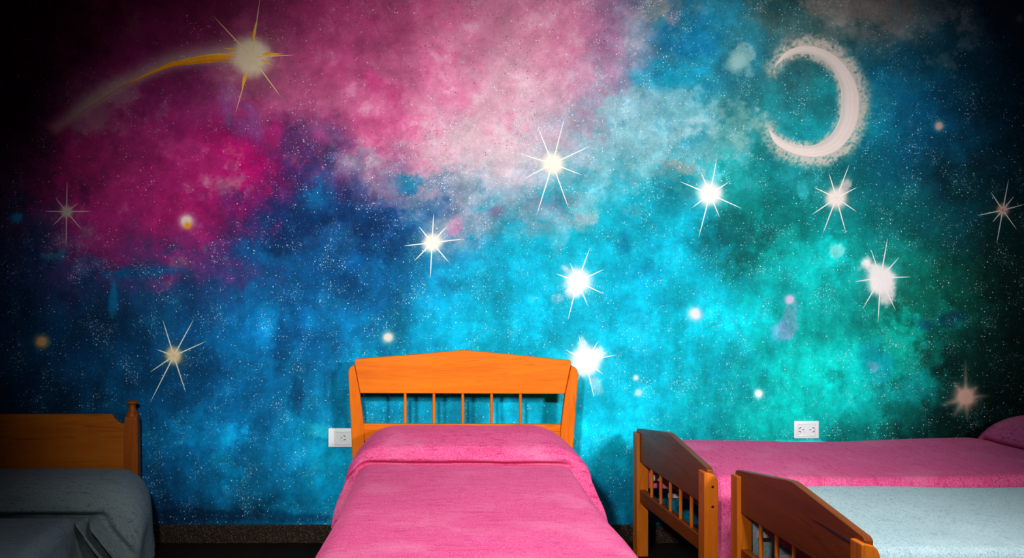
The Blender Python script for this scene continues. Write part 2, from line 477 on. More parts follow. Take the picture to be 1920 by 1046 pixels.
# painted soft marks: (px, py, rx, ry, angle, sRGB paint, strength, raggedness)
MARKS = [
    (1600, 15, 130, 30, 3, (151, 145, 138), 0.85, 0.9),
    (1480, 40, 60, 30, 0, (79, 115, 113), 0.6, 1),
    (1395, 110, 26, 30, 0, (134, 184, 184), 0.6, 1),
    (1230, 20, 35, 18, 0, (138, 149, 149), 0.7, 0.9),
    (1240, 215, 130, 45, -5, (146, 200, 209), 0.6, 1),
    (1385, 235, 36, 46, 0, (126, 180, 174), 0.6, 0.9),
    (1180, 270, 90, 60, 10, (142, 198, 208), 0.6, 1),
    (1090, 390, 40, 26, 40, (129, 189, 198), 0.6, 0.9),
    (1105, 410, 22, 12, 0, (138, 189, 195), 0.7, 0.9),
    (1275, 315, 40, 14, 10, (158, 158, 153), 0.6, 0.9),
    (1140, 60, 30, 60, 10, (163, 109, 153), 0.4, 1),
    (1030, 380, 40, 22, 0, (91, 128, 165), 0.5, 1),
    (590, 365, 30, 36, 0, (0, 110, 165), 0.7, 0.9),
    (665, 310, 24, 36, 10, (117, 107, 146), 0.5, 1),
    (560, 330, 40, 22, 40, (63, 42, 104), 0.7, 1),
    (545, 275, 60, 30, 10, (77, 45, 104), 0.6, 1),
    (610, 250, 50, 24, 20, (126, 84, 147), 0.5, 1),
    (765, 345, 36, 22, 0, (9, 121, 158), 0.8, 0.9),
    (850, 345, 60, 22, 5, (82, 129, 161), 0.6, 1),
    (930, 320, 60, 30, 0, (207, 189, 198), 0.5, 1),
    (900, 270, 80, 40, 0, (218, 186, 195), 0.6, 1),
    (860, 420, 60, 26, -5, (138, 151, 170), 0.55, 1),
    (853, 425, 12, 18, 20, (175, 119, 161), 0.8, 0.5),
    (930, 395, 14, 10, 0, (137, 110, 156), 0.6, 0.8),
    (700, 370, 60, 30, 0, (66, 56, 108), 0.5, 1),
    (720, 345, 30, 40, 0, (141, 122, 151), 0.45, 1),
    (640, 390, 30, 40, 0, (9, 48, 106), 0.6, 1),
    (700, 410, 60, 30, 0, (0, 56, 113), 0.6, 1),
    (560, 420, 50, 40, 0, (0, 45, 96), 0.6, 1),
    (440, 300, 60, 50, 0, (201, 0, 111), 0.6, 1),
    (360, 300, 60, 40, 20, (208, 66, 141), 0.45, 1),
    (300, 330, 40, 20, 0, (197, 36, 124), 0.5, 1),
    (470, 230, 40, 40, 0, (140, 78, 152), 0.6, 1),
    (510, 255, 20, 30, 0, (197, 25, 111), 0.6, 1),
    (340, 420, 60, 40, 0, (196, 30, 119), 0.5, 1),
    (260, 470, 90, 30, 0, (151, 42, 122), 0.5, 1),
    (415, 500, 40, 40, 0, (93, 53, 127), 0.6, 1),
    (470, 470, 30, 20, 0, (23, 66, 130), 0.6, 1),
    (255, 510, 90, 10, -3, (0, 93, 151), 0.7, 0.8),
    (590, 445, 30, 14, 0, (19, 88, 147), 0.5, 1),
    (700, 465, 40, 30, 40, (0, 51, 103), 0.5, 1),
    (745, 460, 60, 20, -50, (0, 46, 97), 0.4, 1),
    (620, 500, 60, 30, 0, (0, 82, 145), 0.5, 1),
    (510, 480, 50, 24, 0, (0, 104, 166), 0.5, 1),
    (1395, 440, 50, 60, 10, (0, 92, 92), 0.6, 1),
    (1440, 380, 36, 70, 0, (0, 94, 94), 0.6, 1),
    (1500, 330, 40, 40, 0, (31, 154, 159), 0.5, 1),
    (1505, 355, 10, 20, 5, (41, 173, 178), 0.7, 0.8),
    (1530, 480, 50, 30, 0, (0, 192, 187), 0.7, 0.9),
    (1490, 500, 40, 50, 0, (0, 179, 174), 0.5, 1),
    (1570, 470, 12, 10, 0, (113, 206, 201), 0.6, 0.8),
    (1460, 545, 50, 60, 0, (0, 178, 178), 0.5, 1),
    (1500, 620, 60, 50, 0, (0, 191, 181), 0.5, 1),
    (1690, 650, 60, 60, 0, (0, 193, 171), 0.7, 0.9),
    (1650, 680, 30, 40, 0, (0, 181, 203), 0.6, 0.9),
    (1720, 730, 50, 30, -10, (0, 161, 161), 0.6, 0.9),
    (1640, 690, 12, 10, 0, (142, 186, 224), 0.6, 0.9),
    (1780, 600, 60, 20, -15, (0, 42, 73), 0.6, 0.9),
    (1790, 690, 40, 60, 0, (0, 39, 35), 0.7, 1),
    (1700, 770, 40, 14, 0, (0, 88, 82), 0.6, 1),
    (1560, 700, 20, 14, 0, (0, 125, 115), 0.6, 0.9),
    (1480, 605, 14, 30, 15, (149, 184, 214), 0.6, 0.9),
    (1463, 625, 20, 20, 30, (119, 169, 214), 0.6, 0.9),
    (1625, 497, 16, 20, -20, (243, 234, 234), 0.95, 0.5),
    (1660, 552, 18, 22, 10, (243, 234, 234), 0.9, 0.5),
    (1655, 535, 22, 26, 10, (243, 234, 234), 0.9, 0.4),
    (1584, 350, 13, 22, 20, (243, 223, 213), 0.8, 0.5),
    (1120, 664, 22, 12, -25, (222, 231, 236), 0.75, 0.7),
    (1092, 650, 9, 18, -10, (221, 230, 235), 0.7, 0.7),
    (1116, 722, 10, 24, -15, (161, 214, 228), 0.6, 0.9),
    (1062, 505, 12, 8, 30, (185, 213, 227), 0.8, 0.6),
    (1075, 545, 18, 14, 20, (214, 218, 228), 0.7, 0.7),
    (1045, 560, 10, 8, 0, (139, 200, 223), 0.6, 0.9),
    (1000, 560, 10, 7, 0, (83, 190, 218), 0.6, 0.9),
    (1200, 640, 30, 40, 0, (37, 189, 222), 0.3, 1),
    (1200, 505, 40, 30, 0, (0, 135, 177), 0.5, 1),
    (1170, 450, 20, 40, 10, (0, 129, 171), 0.5, 1),
    (1235, 460, 50, 20, 0, (0, 131, 159), 0.5, 1),
    (1050, 440, 14, 40, 15, (100, 188, 207), 0.5, 0.9),
    (1190, 400, 20, 14, 0, (102, 181, 195), 0.5, 0.9),
    (980, 520, 40, 100, 0, (0, 180, 217), 0.4, 1),
    (1000, 620, 60, 40, 0, (0, 182, 219), 0.4, 1),
    (620, 560, 30, 14, 0, (0, 126, 185), 0.4, 1),
    (655, 540, 30, 24, 0, (0, 62, 110), 0.5, 1),
    (560, 555, 30, 40, 0, (0, 75, 131), 0.4, 1),
    (530, 640, 20, 50, 0, (0, 63, 109), 0.5, 1),
    (590, 640, 60, 30, 0, (0, 75, 130), 0.4, 1),
    (560, 740, 14, 50, 0, (0, 64, 106), 0.5, 1),
    (500, 610, 16, 40, 20, (0, 138, 201), 0.5, 1),
    (640, 610, 24, 40, 0, (0, 126, 185), 0.45, 1),
    (655, 700, 20, 40, 0, (0, 138, 192), 0.4, 1),
    (455, 700, 30, 60, 20, (0, 120, 182), 0.5, 1),
    (380, 700, 30, 20, 0, (0, 89, 151), 0.4, 1),
    (390, 820, 60, 40, 20, (0, 154, 219), 0.5, 1),
    (430, 850, 30, 60, 0, (0, 180, 243), 0.5, 1),
    (320, 890, 60, 30, 0, (0, 76, 122), 0.5, 1),
    (520, 850, 40, 30, 0, (0, 151, 208), 0.5, 1),
    (610, 850, 30, 30, 0, (0, 177, 219), 0.5, 1),
    (330, 560, 20, 14, 0, (0, 99, 143), 0.5, 1),
    (212, 560, 8, 36, 2, (0, 150, 213), 0.6, 0.6),
    (300, 595, 30, 30, 0, (0, 91, 131), 0.4, 1),
    (30, 408, 16, 12, 0, (0, 183, 233), 0.7, 0.5),
    (95, 480, 30, 20, 0, (40, 129, 163), 0.6, 1),
    (165, 500, 30, 20, 0, (46, 99, 144), 0.5, 1),
    (600, 805, 30, 18, 0, (32, 210, 237), 0.6, 0.9),
    (1510, 830, 60, 6, 0, (43, 240, 229), 0.7, 0.6),
    (380, 966, 130, 14, 0, (0, 45, 80), 0.75, 0.5),  # shade near the floor, painted as a dark band above the skirting
    (560, 972, 70, 9, 0, (0, 57, 95), 0.7, 0.5),  # the painted floor shade continued to the right
    (640, 300, 20, 44, -10, (149, 129, 164), 0.55, 0.9),
    (690, 330, 18, 40, 10, (158, 143, 167), 0.5, 0.9),
    (880, 340, 40, 18, 0, (175, 184, 198), 0.5, 1),
    (1020, 395, 50, 22, -8, (151, 156, 174), 0.5, 1),
    (1030, 425, 60, 16, -8, (137, 170, 183), 0.5, 1),
    (430, 180, 20, 40, 0, (155, 91, 162), 0.5, 1),
    (540, 190, 50, 30, 20, (211, 110, 157), 0.4, 1),
    (690, 95, 30, 60, 20, (168, 50, 109), 0.35, 1),
    (700, 150, 16, 20, 0, (206, 44, 120), 0.45, 1),
    (740, 175, 20, 26, 30, (205, 46, 118), 0.4, 1),
    (650, 200, 40, 30, 0, (207, 117, 159), 0.4, 1),
    (1180, 60, 40, 60, 10, (181, 165, 192), 0.4, 1),
    (1300, 80, 60, 30, 0, (0, 112, 167), 0.5, 1),
    (1300, 40, 50, 20, 0, (0, 102, 142), 0.5, 1),
    (1260, 140, 60, 20, 0, (0, 154, 189), 0.5, 1),
    (590, 420, 50, 26, -20, (0, 43, 91), 0.75, 0.6),
    (690, 425, 50, 24, -25, (0, 47, 98), 0.7, 0.6),
    (520, 460, 40, 22, 0, (0, 42, 91), 0.7, 0.6),
    (640, 350, 16, 30, 10, (58, 39, 97), 0.6, 0.7),
    (800, 395, 50, 24, -10, (18, 73, 120), 0.55, 0.7),
    (960, 300, 60, 20, 0, (218, 199, 205), 0.55, 0.7),
    (1010, 335, 30, 22, 0, (198, 188, 202), 0.5, 0.7),
]

CREAM, WHITE, ORANGE = (250, 236, 214), (252, 246, 244), (240, 160, 40)
# painted stars: centre, core radius, core colour, ray tips, ray colour
STARS = [
    (1036, 307, 18, (252, 238, 214), [(1007, 235), (1058, 222), (1108, 273), (1091, 328), (1066, 390), (1006, 404), (983, 335), (974, 288)], (248, 246, 236)),
    (1331, 364, 21, (253, 244, 238), [(1344, 297), (1367, 341), (1391, 391), (1349, 407), (1310, 445), (1298, 389), (1274, 340), (1314, 322)], (250, 250, 246)),
    (1568, 371, 18, (253, 236, 224), [(1592, 309), (1554, 324), (1526, 351), (1607, 351), (1606, 397), (1586, 437), (1543, 437), (1523, 402)], (250, 244, 238)),
    (810, 455, 16, (254, 238, 214), [(813, 402), (785, 424), (757, 461), (777, 489), (807, 520), (842, 492), (868, 448), (839, 423)], (248, 248, 240)),
    (1083, 528, 23, (253, 246, 244), [(1106, 465), (1069, 493), (1042, 513), (1132, 505), (1132, 551), (1102, 573), (1065, 599), (1058, 549)], (252, 250, 250)),
    (1651, 521, 24, (253, 244, 242), [(1664, 447), (1633, 468), (1686, 482), (1707, 519), (1679, 582), (1646, 605), (1618, 578), (1603, 528)], (250, 248, 246)),
    (1098, 677, 26, (253, 250, 248), [(1085, 628), (1122, 639), (1156, 665), (1131, 702), (1114, 745), (1081, 717), (1062, 690), (1060, 655)], (252, 252, 252)),
    (326, 667, 14, (250, 214, 150), [(305, 599), (363, 599), (386, 640), (348, 735), (282, 754), (281, 698), (294, 655)], (226, 236, 224)),
    (125, 397, 10, (200, 190, 160), [(126, 340), (104, 371), (84, 396), (99, 423), (124, 463), (153, 430), (169, 396), (146, 381)], (214, 190, 196)),
    (1880, 394, 10, (230, 150, 110), [(1891, 336), (1901, 368), (1921, 383), (1906, 430), (1869, 454), (1861, 416), (1833, 404), (1858, 361)], (210, 220, 216)),
    (472, 107, 33, (240, 222, 186), [(488, -6), (401, 31), (552, 103), (526, 181), (442, 211)], (236, 214, 150)),
]
DOTS = [(350, 415, 12, (250, 232, 214)), (78, 640, 12, (240, 180, 110)), (727, 632, 10, (238, 226, 210)), (1303, 589, 12, (240, 236, 246)),
        (1422, 738, 8, (250, 254, 254)), (1761, 236, 8, (236, 200, 190)), (1481, 562, 9, (214, 196, 226)), (1912, 35, 7, (120, 170, 160)),
        (1811, 745, 19, (240, 190, 170)), (1192, 708, 5, (230, 250, 252)), (1197, 736, 7, (190, 236, 246)), (1385, 116, 16, (150, 200, 200)), (352, 423, 6, ORANGE)]
MOON_OUT = [(1440, 238), (1449, 263), (1466, 278), (1495, 290), (1530, 294), (1565, 285), (1590, 262), (1606, 230), (1611, 195), (1608, 168), (1595, 138), (1570, 108), (1540, 91), (1510, 86), (1480, 93), (1462, 109), (1449, 131)]
MOON_IN = [(1440, 238), (1452, 252), (1475, 266), (1500, 273), (1525, 272), (1550, 260), (1567, 238), (1576, 212), (1577, 182), (1573, 155), (1558, 126), (1538, 109), (1515, 101), (1490, 102), (1470, 111), (1457, 121), (1449, 131)]


def resample(pts, n):
    p = np.array(pts, float)
    # Catmull-Rom through the points, then even spacing
    q = np.vstack([2 * p[0] - p[1], p, 2 * p[-1] - p[-2]])
    out = []
    for i in range(1, len(q) - 2):
        for s in np.linspace(0, 1, 16, endpoint=False):
            a, b, c, d = q[i - 1], q[i], q[i + 1], q[i + 2]
            out.append(0.5 * ((2 * b) + (c - a) * s + (2 * a - 5 * b + 4 * c - d) * s ** 2 + (3 * b - a - 3 * c + d) * s ** 3))
    out.append(q[-2])
    o = np.array(out)
    dl = np.concatenate([[0], np.cumsum(np.hypot(*np.diff(o, axis=0).T))])
    t = np.linspace(0, dl[-1], n)
    return np.stack([np.interp(t, dl, o[:, 0]), np.interp(t, dl, o[:, 1])], 1)


def poly_dist(px, py, pts):
    """distance to a polyline, in pixels, and position along it (0..1)"""
    best = np.full(px.shape, 1e9); tt = np.zeros(px.shape); side = np.zeros(px.shape)
    n = len(pts) - 1
    for i in range(n):
        ax, ay = pts[i]; bx, by = pts[i + 1]
        dx, dy = bx - ax, by - ay
        L = dx * dx + dy * dy
        t = np.clip(((px - ax) * dx + (py - ay) * dy) / L, 0, 1)
        d = np.hypot(px - ax - t * dx, py - ay - t * dy)
        m = d < best
        best = np.where(m, d, best); tt = np.where(m, (i + t) / n, tt)
        side = np.where(m, np.sign((px - ax) * dy - (py - ay) * dx), side)
    return best, tt, side


COMET = [(466, 106), (440, 107), (400, 107), (360, 112), (325, 118), (290, 131), (258, 146), (226, 160), (190, 182), (150, 207), (105, 242)]


def build_mural():
    step = 0.0047
    nx = int((XR - XL) / step) + 1
    nz = int(ZC / step) + 1
    xs = np.linspace(XL, XR, nx); zs = np.linspace(0, ZC, nz)
    X, Z = np.meshgrid(xs, zs)
    px = PX + X / K; py = PY - (Z - CH) / K
    T = mural_table()
    w1x, w1y = fbm(X, Z, 3.2, 6, 100, 0.6), fbm(X, Z, 3.2, 6, 200, 0.6)
    w2x, w2y = fbm(X, Z, 15, 5, 300, 0.65), fbm(X, Z, 15, 5, 400, 0.65)
    w3x, w3y = fbm(X, Z, 55, 3, 450, 0.7), fbm(X, Z, 55, 3, 480, 0.7)
    w2x, w2y = w2x + 0.42 * w3x, w2y + 0.42 * w3y
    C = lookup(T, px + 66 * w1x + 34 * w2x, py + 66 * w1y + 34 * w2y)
    # further layers sponged over the first, each torn differently
    for q, (amp, th, sh) in enumerate([(95, 0.02, 5.0), (75, 0.08, 6.0)]):
        wx_, wy_ = fbm(X, Z, 4.1, 5, 1100 + 50 * q, 0.6), fbm(X, Z, 4.1, 5, 1300 + 50 * q, 0.6)
        C2 = lookup(T, px + 1.5 * amp * wx_ + 40 * w2y, py + 1.5 * amp * wy_ - 40 * w2x)
        k = np.clip((fbm(X, Z, 5.5 + 3 * q, 7, 500 + 20 * q, 0.72) - th) * sh * 1.5, 0, 1)[..., None]
        C = C * (1 - 0.62 * k) + C2 * 0.62 * k
    rag = fbm(X, Z, 24, 4, 700, 0.7)
    rag2 = fbm(X, Z, 9, 5, 800, 0.65)
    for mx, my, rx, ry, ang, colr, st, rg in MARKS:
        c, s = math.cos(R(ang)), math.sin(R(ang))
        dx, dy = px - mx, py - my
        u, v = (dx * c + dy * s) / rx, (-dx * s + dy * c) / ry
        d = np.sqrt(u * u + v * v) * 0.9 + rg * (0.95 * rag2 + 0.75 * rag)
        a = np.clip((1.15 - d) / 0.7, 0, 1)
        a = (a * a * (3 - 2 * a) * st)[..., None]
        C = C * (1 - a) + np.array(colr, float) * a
    # cloudy light and dark pigment, many octaves
    cl = fbm(X + 0.06 * w1x, Z + 0.06 * w1y, 3.4, 8, 1500, 0.70)
    cl = cl + 0.32 * fbm(X * 1.0, Z * 0.22, 20, 5, 1600, 0.68) * np.clip((py - 380) / 200, 0.15, 1)
    pal = np.clip((C.min(-1) - 90) / 90, 0, 1)
    amp = 1.4 - 0.8 * pal
    # pale pink carries crimson blotches instead
    blot = np.clip((1250 - px) / 500, 0.3, 1) * np.clip((fbm(X, Z, 7.5, 6, 1700, 0.66) - 0.02) * 3.2, 0, 1) * np.clip((C[..., 0] - C[..., 1] - 25) / 60, 0, 1) * np.clip((px - 430) / 150, 0, 1)
    C = C * (1 - 0.36 * blot[..., None]) + np.array((204, 62, 126), float) * 0.36 * blot[..., None]
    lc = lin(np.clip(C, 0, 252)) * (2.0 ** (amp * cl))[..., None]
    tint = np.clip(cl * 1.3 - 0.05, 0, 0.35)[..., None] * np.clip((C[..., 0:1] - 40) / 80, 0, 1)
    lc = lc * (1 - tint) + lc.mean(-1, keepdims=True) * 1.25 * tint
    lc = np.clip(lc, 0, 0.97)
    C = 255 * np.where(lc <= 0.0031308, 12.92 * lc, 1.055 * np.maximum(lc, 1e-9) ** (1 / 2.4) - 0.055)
    mott = np.ones(X.shape)
    # comet tail: airbrushed pale haze with an orange stroke along its lower edge
    tail = resample(COMET, 60)
    d, t, sd = poly_dist(px, py, tail)
    sgn = np.where(py < np.interp(px, tail[::-1, 0], tail[::-1, 1]), -1.0, 1.0)
    wid = 25 - 7 * t
    dd = np.where(sgn < 0, d / wid, d / (0.55 * wid))
    a = np.exp(-dd ** 2 * 1.0) * (0.80 - 0.25 * t)
    a = a[..., None]
    C = C * (1 - a) + np.array((206, 192, 172), float) * a
    mott = mott * (1 - 0.7 * a[..., 0])
    # moon: stippled glow either side of the crescent
    outl, inl = resample(MOON_OUT, 80), resample(MOON_IN, 80)
    do, to, _ = poly_dist(px, py, outl)
    di, ti, _ = poly_dist(px, py, inl)
    glow = np.exp(-(do / 20) ** 2) * np.clip(0.45 + 1.0 * np.sin(np.pi * to), 0, 1) + 0.65 * np.exp(-(di / 9) ** 2) * np.clip(0.2 + np.sin(np.pi * ti), 0, 1)
    stip = fbm(X, Z, 95, 3, 900, 0.8)
    a = glow * (1.05 + 1.2 * stip + 0.5 * rag)
    a = np.clip((a - 0.10) * 1.1, 0, 0.9)[..., None]
    C = C * (1 - a) + np.array((220, 206, 192), float) * a
    mott = mott * (1 - 0.5 * a[..., 0])
    # stars: airbrushed cores
    for sx, sy, sr, sc, tips, rc in STARS:
        d = np.hypot(px - sx, py - sy) / sr + 0.22 * rag
        a = np.clip((1.5 - d) / 0.9, 0, 1); a = 0.97 * a * a * (3 - 2 * a)
        a = np.clip(a + 0.30 * np.exp(-(d / 1.5) ** 2) * (1 - a), 0, 1)
        a = a * (d < 6)
        C = C * (1 - a[..., None]) + np.array(sc, float) * a[..., None]
        mott = mott * (1 - a)
    for sx, sy, sr, sc in DOTS:
        d = np.hypot(px - sx, py - sy) / sr + 0.28 * rag
        a = np.clip(1.5 * np.exp(-d ** 2 * 1.1), 0, 1) * 0.95
        C = C * (1 - a[..., None]) + np.array(sc, float) * a[..., None]
        mott = mott * (1 - a)
    for tx, ty, w in [(1810, 672, 3), (1788, 716, 4), (1834, 722, 4), (1856, 742, 3.5), (1762, 761, 5), (1786, 784, 5), (1815, 790, 4)]:
        d, t, _ = poly_dist(px, py, [(1811, 745), (tx, ty)])
        a = (0.75 * np.exp(-(d / w) ** 2) * (1 - t) ** 0.6)[..., None]
        C = C * (1 - a) + np.array((226, 178, 160), float) * a
    C = np.clip(C, 0, 252)
    rgb = lin(C)
    lum = rgb @ np.array([0.3, 0.5, 0.2])
    redness = np.clip((C[..., 0] - 0.5 * C[..., 1] - 0.5 * C[..., 2] - 5) / 60, 0, 1)
    pinkarea = np.clip((C[..., 0] - C[..., 1]) / 50, 0, 1) * np.clip((px - 470) / 160, 0, 1)
    mask = np.zeros(X.shape + (4,))
    mask[..., 0] = np.clip(0.9 - 0.62 * redness, 0, 1) * np.clip(mott, 0, 1)
    mask[..., 1] = 0.9 * pinkarea * np.clip(mott, 0, 1)
    mask[..., 2] = mott * (1 - 0.55 * np.clip(redness * (C.mean(-1) > 110), 0, 1))
    mask[..., 3] = 1
    col = np.ones(X.shape + (4,)); col[..., :3] = rgb
    verts = np.stack([X, np.zeros_like(X), Z], -1).reshape(-1, 3)
    idx = np.arange(nx * nz).reshape(nz, nx)
    quads = np.stack([idx[:-1, :-1], idx[:-1, 1:], idx[1:, 1:], idx[1:, :-1]], -1).reshape(-1, 4)
    VV, QQ = [verts], [quads]
    CC, MM = [col.reshape(-1, 4)], [mask.reshape(-1, 4)]
    nv = len(verts)

    def strip(A, B, colA, colB, lift, mott_v=0.25):
        """painted stroke between two pixel polylines, raised by a coat of paint"""
        nonlocal nv
        n = len(A)
        pts = np.vstack([A, B])
        v3 = np.stack([wx(pts[:, 0]), np.full(2 * n, -lift), wz(pts[:, 1])], 1)
        i = np.arange(n - 1)
        q = np.stack([nv + i, nv + i + 1, nv + n + i + 1, nv + n + i], 1)
        VV.append(v3); QQ.append(q); nv += 2 * n
        c = np.ones((2 * n, 4)); c[:n, :3] = lin(colA); c[n:, :3] = lin(colB)
        m = np.zeros((2 * n, 4)); m[:, 2] = mott_v; m[:, 3] = 1
        CC.append(c); MM.append(m)

    # crescent: eight brushed bands from the inner to the outer edge
    cols = [(232, 214, 204), (214, 206, 200), (226, 216, 210), (240, 226, 218), (236, 220, 212), (244, 228, 220), (238, 220, 212), (242, 226, 220), (232, 212, 202)]
    for k in range(8):
        A = inl + (outl - inl) * (k / 8); B = inl + (outl - inl) * ((k + 1) / 8)
        strip(A, B, np.tile(cols[k], (80, 1)), np.tile(cols[k + 1], (80, 1)), 0.0010, 0.18)
    # rays
    for sx, sy, sr, sc, tips, rc in STARS:
        for tx, ty in tips:
            dv = np.array([tx - sx, ty - sy], float); Lr = np.hypot(*dv); dv /= Lr
            nrm = np.array([-dv[1], dv[0]])
            s = np.linspace(0.25 * sr, Lr, 9)
            mid = np.array([sx, sy]) + s[:, None] * dv
            wdt = np.interp(s, [0, sr, Lr * 0.8, Lr], [1.25, 1.15, 0.7, 0.1])
            strip(mid + nrm * wdt[:, None], mid - nrm * wdt[:, None], np.tile(rc, (9, 1)), np.tile(rc, (9, 1)), 0.0008, 0.1)
    # orange brush strokes of the comet
    for (o0, o1, a0, a1, w, c0) in [(0, 2.2, 0.06, 0.62, 7.5, (250, 168, 34)), (5.5, 3.4, 0.08, 0.56, 6.0, (238, 142, 18)), (-5.5, -1.5, 0.05, 0.40, 4.0, (254, 190, 74)), (9.5, 6.0, 0.14, 0.40, 2.2, (236, 160, 40)), (2.5, 0.5, 0.10, 0.44, 2.0, (252, 190, 70)), (2.0, 4.5, 0.44, 0.76, 2.6, (206, 128, 34)), (4.0, 6.0, 0.66, 0.97, 1.8, (176, 128, 60))]:
        seg = resample(tail[int(a0 * 59):int(a1 * 59) + 1], 40)
        tan = np.gradient(seg, axis=0); tan /= np.hypot(*tan.T)[:, None]
        nrm = np.stack([tan[:, 1], -tan[:, 0]], 1)
        nrm = np.where(nrm[:, 1:2] < 0, -nrm, nrm)
        s = np.linspace(0, 1, 40)
        off = (o0 + (o1 - o0) * s)[:, None]
        wd = (w * np.clip(np.minimum(s * 6, (1 - s) * 2.2), 0.02, 1))[:, None]
        strip(seg + nrm * (off - wd / 2), seg + nrm * (off + wd / 2), np.tile(c0, (40, 1)), np.tile(c0, (40, 1)), 0.0009 + 0.0001 * w, 0.5)
    for (x0, y0, x1, y1, w) in [(474, 74, 480, 40, 5), (461, 138, 453, 172, 7), (492, 102, 534, 101, 6), (490, 112, 512, 123, 4), (444, 94, 416, 90, 4)]:
        A0, B0 = np.array([x0, y0], float), np.array([x1, y1], float)
        dv = (B0 - A0) / np.hypot(*(B0 - A0)); nrm = np.array([-dv[1], dv[0]])
        s = np.linspace(0, 1, 12); mid = A0 + (B0 - A0) * s[:, None]
        wd = (w / 2 * np.clip(np.minimum(s * 5 + 0.2, (1 - s) * 1.5), 0.02, 1))[:, None]
        strip(mid + nrm * wd, mid - nrm * wd, np.tile((254, 190, 70), (12, 1)), np.tile((250, 172, 48), (12, 1)), 0.0012, 0.5)

    V = np.vstack(VV); Q = np.vstack(QQ)
    # thickness of the wall behind the painted face
    tv = len(V)
    bx = np.array([[XL, .12, 0], [XR, .12, 0], [XR, .12, ZC], [XL, .12, ZC]], float)
    V = np.vstack([V, bx]); CC.append(np.full((4, 4), 0.05)); MM.append(np.zeros((4, 4)))
    Q = np.vstack([Q, [[tv + 1, tv, tv + 3, tv + 2], [0, tv, tv + 1, nx - 1], [(nz - 1) * nx, nx * nz - 1, tv + 2, tv + 3],
                       [0, (nz - 1) * nx, tv + 3, tv], [nx - 1, tv + 1, tv + 2, nx * nz - 1]]])
    me = bpy.data.meshes.new('wall_back')
    me.vertices.add(len(V)); me.vertices.foreach_set('co', V.astype(np.float32).ravel())
    me.loops.add(Q.size); me.loops.foreach_set('vertex_index', Q.astype(np.int32).ravel())
    me.polygons.add(len(Q)); me.polygons.foreach_set('loop_start', np.arange(0, Q.size, 4, dtype=np.int32))
    me.update(calc_edges=True)
    for nm, arr in (('Col', np.vstack(CC)), ('Mask', np.vstack(MM))):
        ca = me.color_attributes.new(nm, 'FLOAT_COLOR', 'POINT')
        ca.data.foreach_set('color', arr.astype(np.float32).ravel())
    me.materials.append(M_MURAL)
    o = bpy.data.objects.new('wall_back', me)
    COL.objects.link(o)
    return tag(o, 'wall painted as a starry pink and turquoise night sky with a moon', kind='structure')


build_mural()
tag(obj('floor', box_bm(XL, XR, YF, 0.12, -0.1, 0.0), M_FLOOR), 'dark brown tiled floor', kind='structure')
tag(obj('ceiling', box_bm(XL, XR, YF, 0.12, ZC, ZC + 0.1), M_CEIL), 'plain ceiling above the beds', kind='structure')
tag(obj('wall_left', box_bm(XL - 0.1, XL, YF, 0.12, 0, ZC), M_SIDE), 'dark side wall on the left', kind='structure')
tag(obj('wall_right', box_bm(XR, XR + 0.1, YF, 0.12, 0, ZC), M_SIDE), 'dark side wall on the right', kind='structure')
tag(obj('baseboard_back', box_bm(XL, XR, -0.012, 0.0, 0.0, wz(983), 0.003), M_TERR), 'speckled brown terrazzo skirting under the painted wall', kind='structure')

# ------------------------------------------------------------------ wall sockets


def slot_bm(cx, cz, L, W, ang, y):
    bm = box_bm(-L / 2, L / 2, y - 0.0006, y + 0.0008, -W / 2, W / 2)
    bmesh.ops.rotate(bm, verts=bm.verts[:], cent=(0, 0, 0), matrix=Matrix.Rotation(R(ang), 3, 'Y'))
    bmesh.ops.translate(bm, verts=bm.verts[:], vec=(cx, 0, cz))
    return bm


def socket_plate(name, pxc, pyc, w, h, label, layout):
    t = empty(name, (wx(pxc), 0, wz(pyc)), 0, label, 'wall socket')
    # plate: pillow shaped, wider at its back, open window for the modules
    bm = box_bm(-w / 2, w / 2, -0.009, -0.0005, -h / 2, h / 2, 0.0035, 3)
    obj('cover_plate', bm, M_WHITE, t, True, 40)
    mw, mh = 0.0235, 0.048
    n = len(layout)
    bez = bmesh.new()
    fr = n * mw / 2 + 0.003
    for (a0, a1, b0, b1) in [(-fr, fr, mh / 2, mh / 2 + .004), (-fr, fr, -mh / 2 - .005, -mh / 2), (-fr, -fr + .003, -mh / 2, mh / 2), (fr - .003, fr, -mh / 2, mh / 2)]:
        q = box_bm(a0, a1, -0.0122, -0.008, b0, b1, 0.001, 2)
        me_ = bpy.data.meshes.new('x'); q.to_mesh(me_); q.free(); bez.from_mesh(me_); bpy.data.meshes.remove(me_)
    obj('bezel', bez, M_WHITE, t, True, 40)
    for i, kind in enumerate(layout):
        cx = (i - (n - 1) / 2) * mw
        m = obj('blank_module' if kind == 'b' else 'socket_module', box_bm(cx - mw / 2 + .0006, cx + mw / 2 - .0006, -0.0108, -0.008, -mh / 2 + .001, mh / 2 - .001, 0.0006, 1), M_WHITE, t)
        if kind != 'b':
            d = 1 if kind == 'r' else -1
            obj('slot', slot_bm(cx - d * 0.0075, 0.0, 0.0075, 0.0022, 0, -0.0108), M_SLOT, m)
            obj('slot', slot_bm(cx + d * 0.0055, 0.0078, 0.0100, 0.0030, d * 32, -0.0108), M_SLOT, m)
            obj('slot', slot_bm(cx + d * 0.0055, -0.0078, 0.0100, 0.0030, -d * 32, -0.0108), M_SLOT, m)
    return t


socket_plate('wall_socket', 644, 820, 0.130, 0.082, 'white wall socket with one outlet, partly behind the orange headboard', ['b', 'r', 'b'])
socket_plate('wall_socket', 1511, 805, 0.108, 0.076, 'white double wall socket on the turquoise wall above the pink bed', ['l', 'b', 'r'])

# ------------------------------------------------------------------ blankets


def sstep(a, b, x):
    t = np.clip((x - a) / (b - a), 0, 1)
    return t * t * (3 - 2 * t)


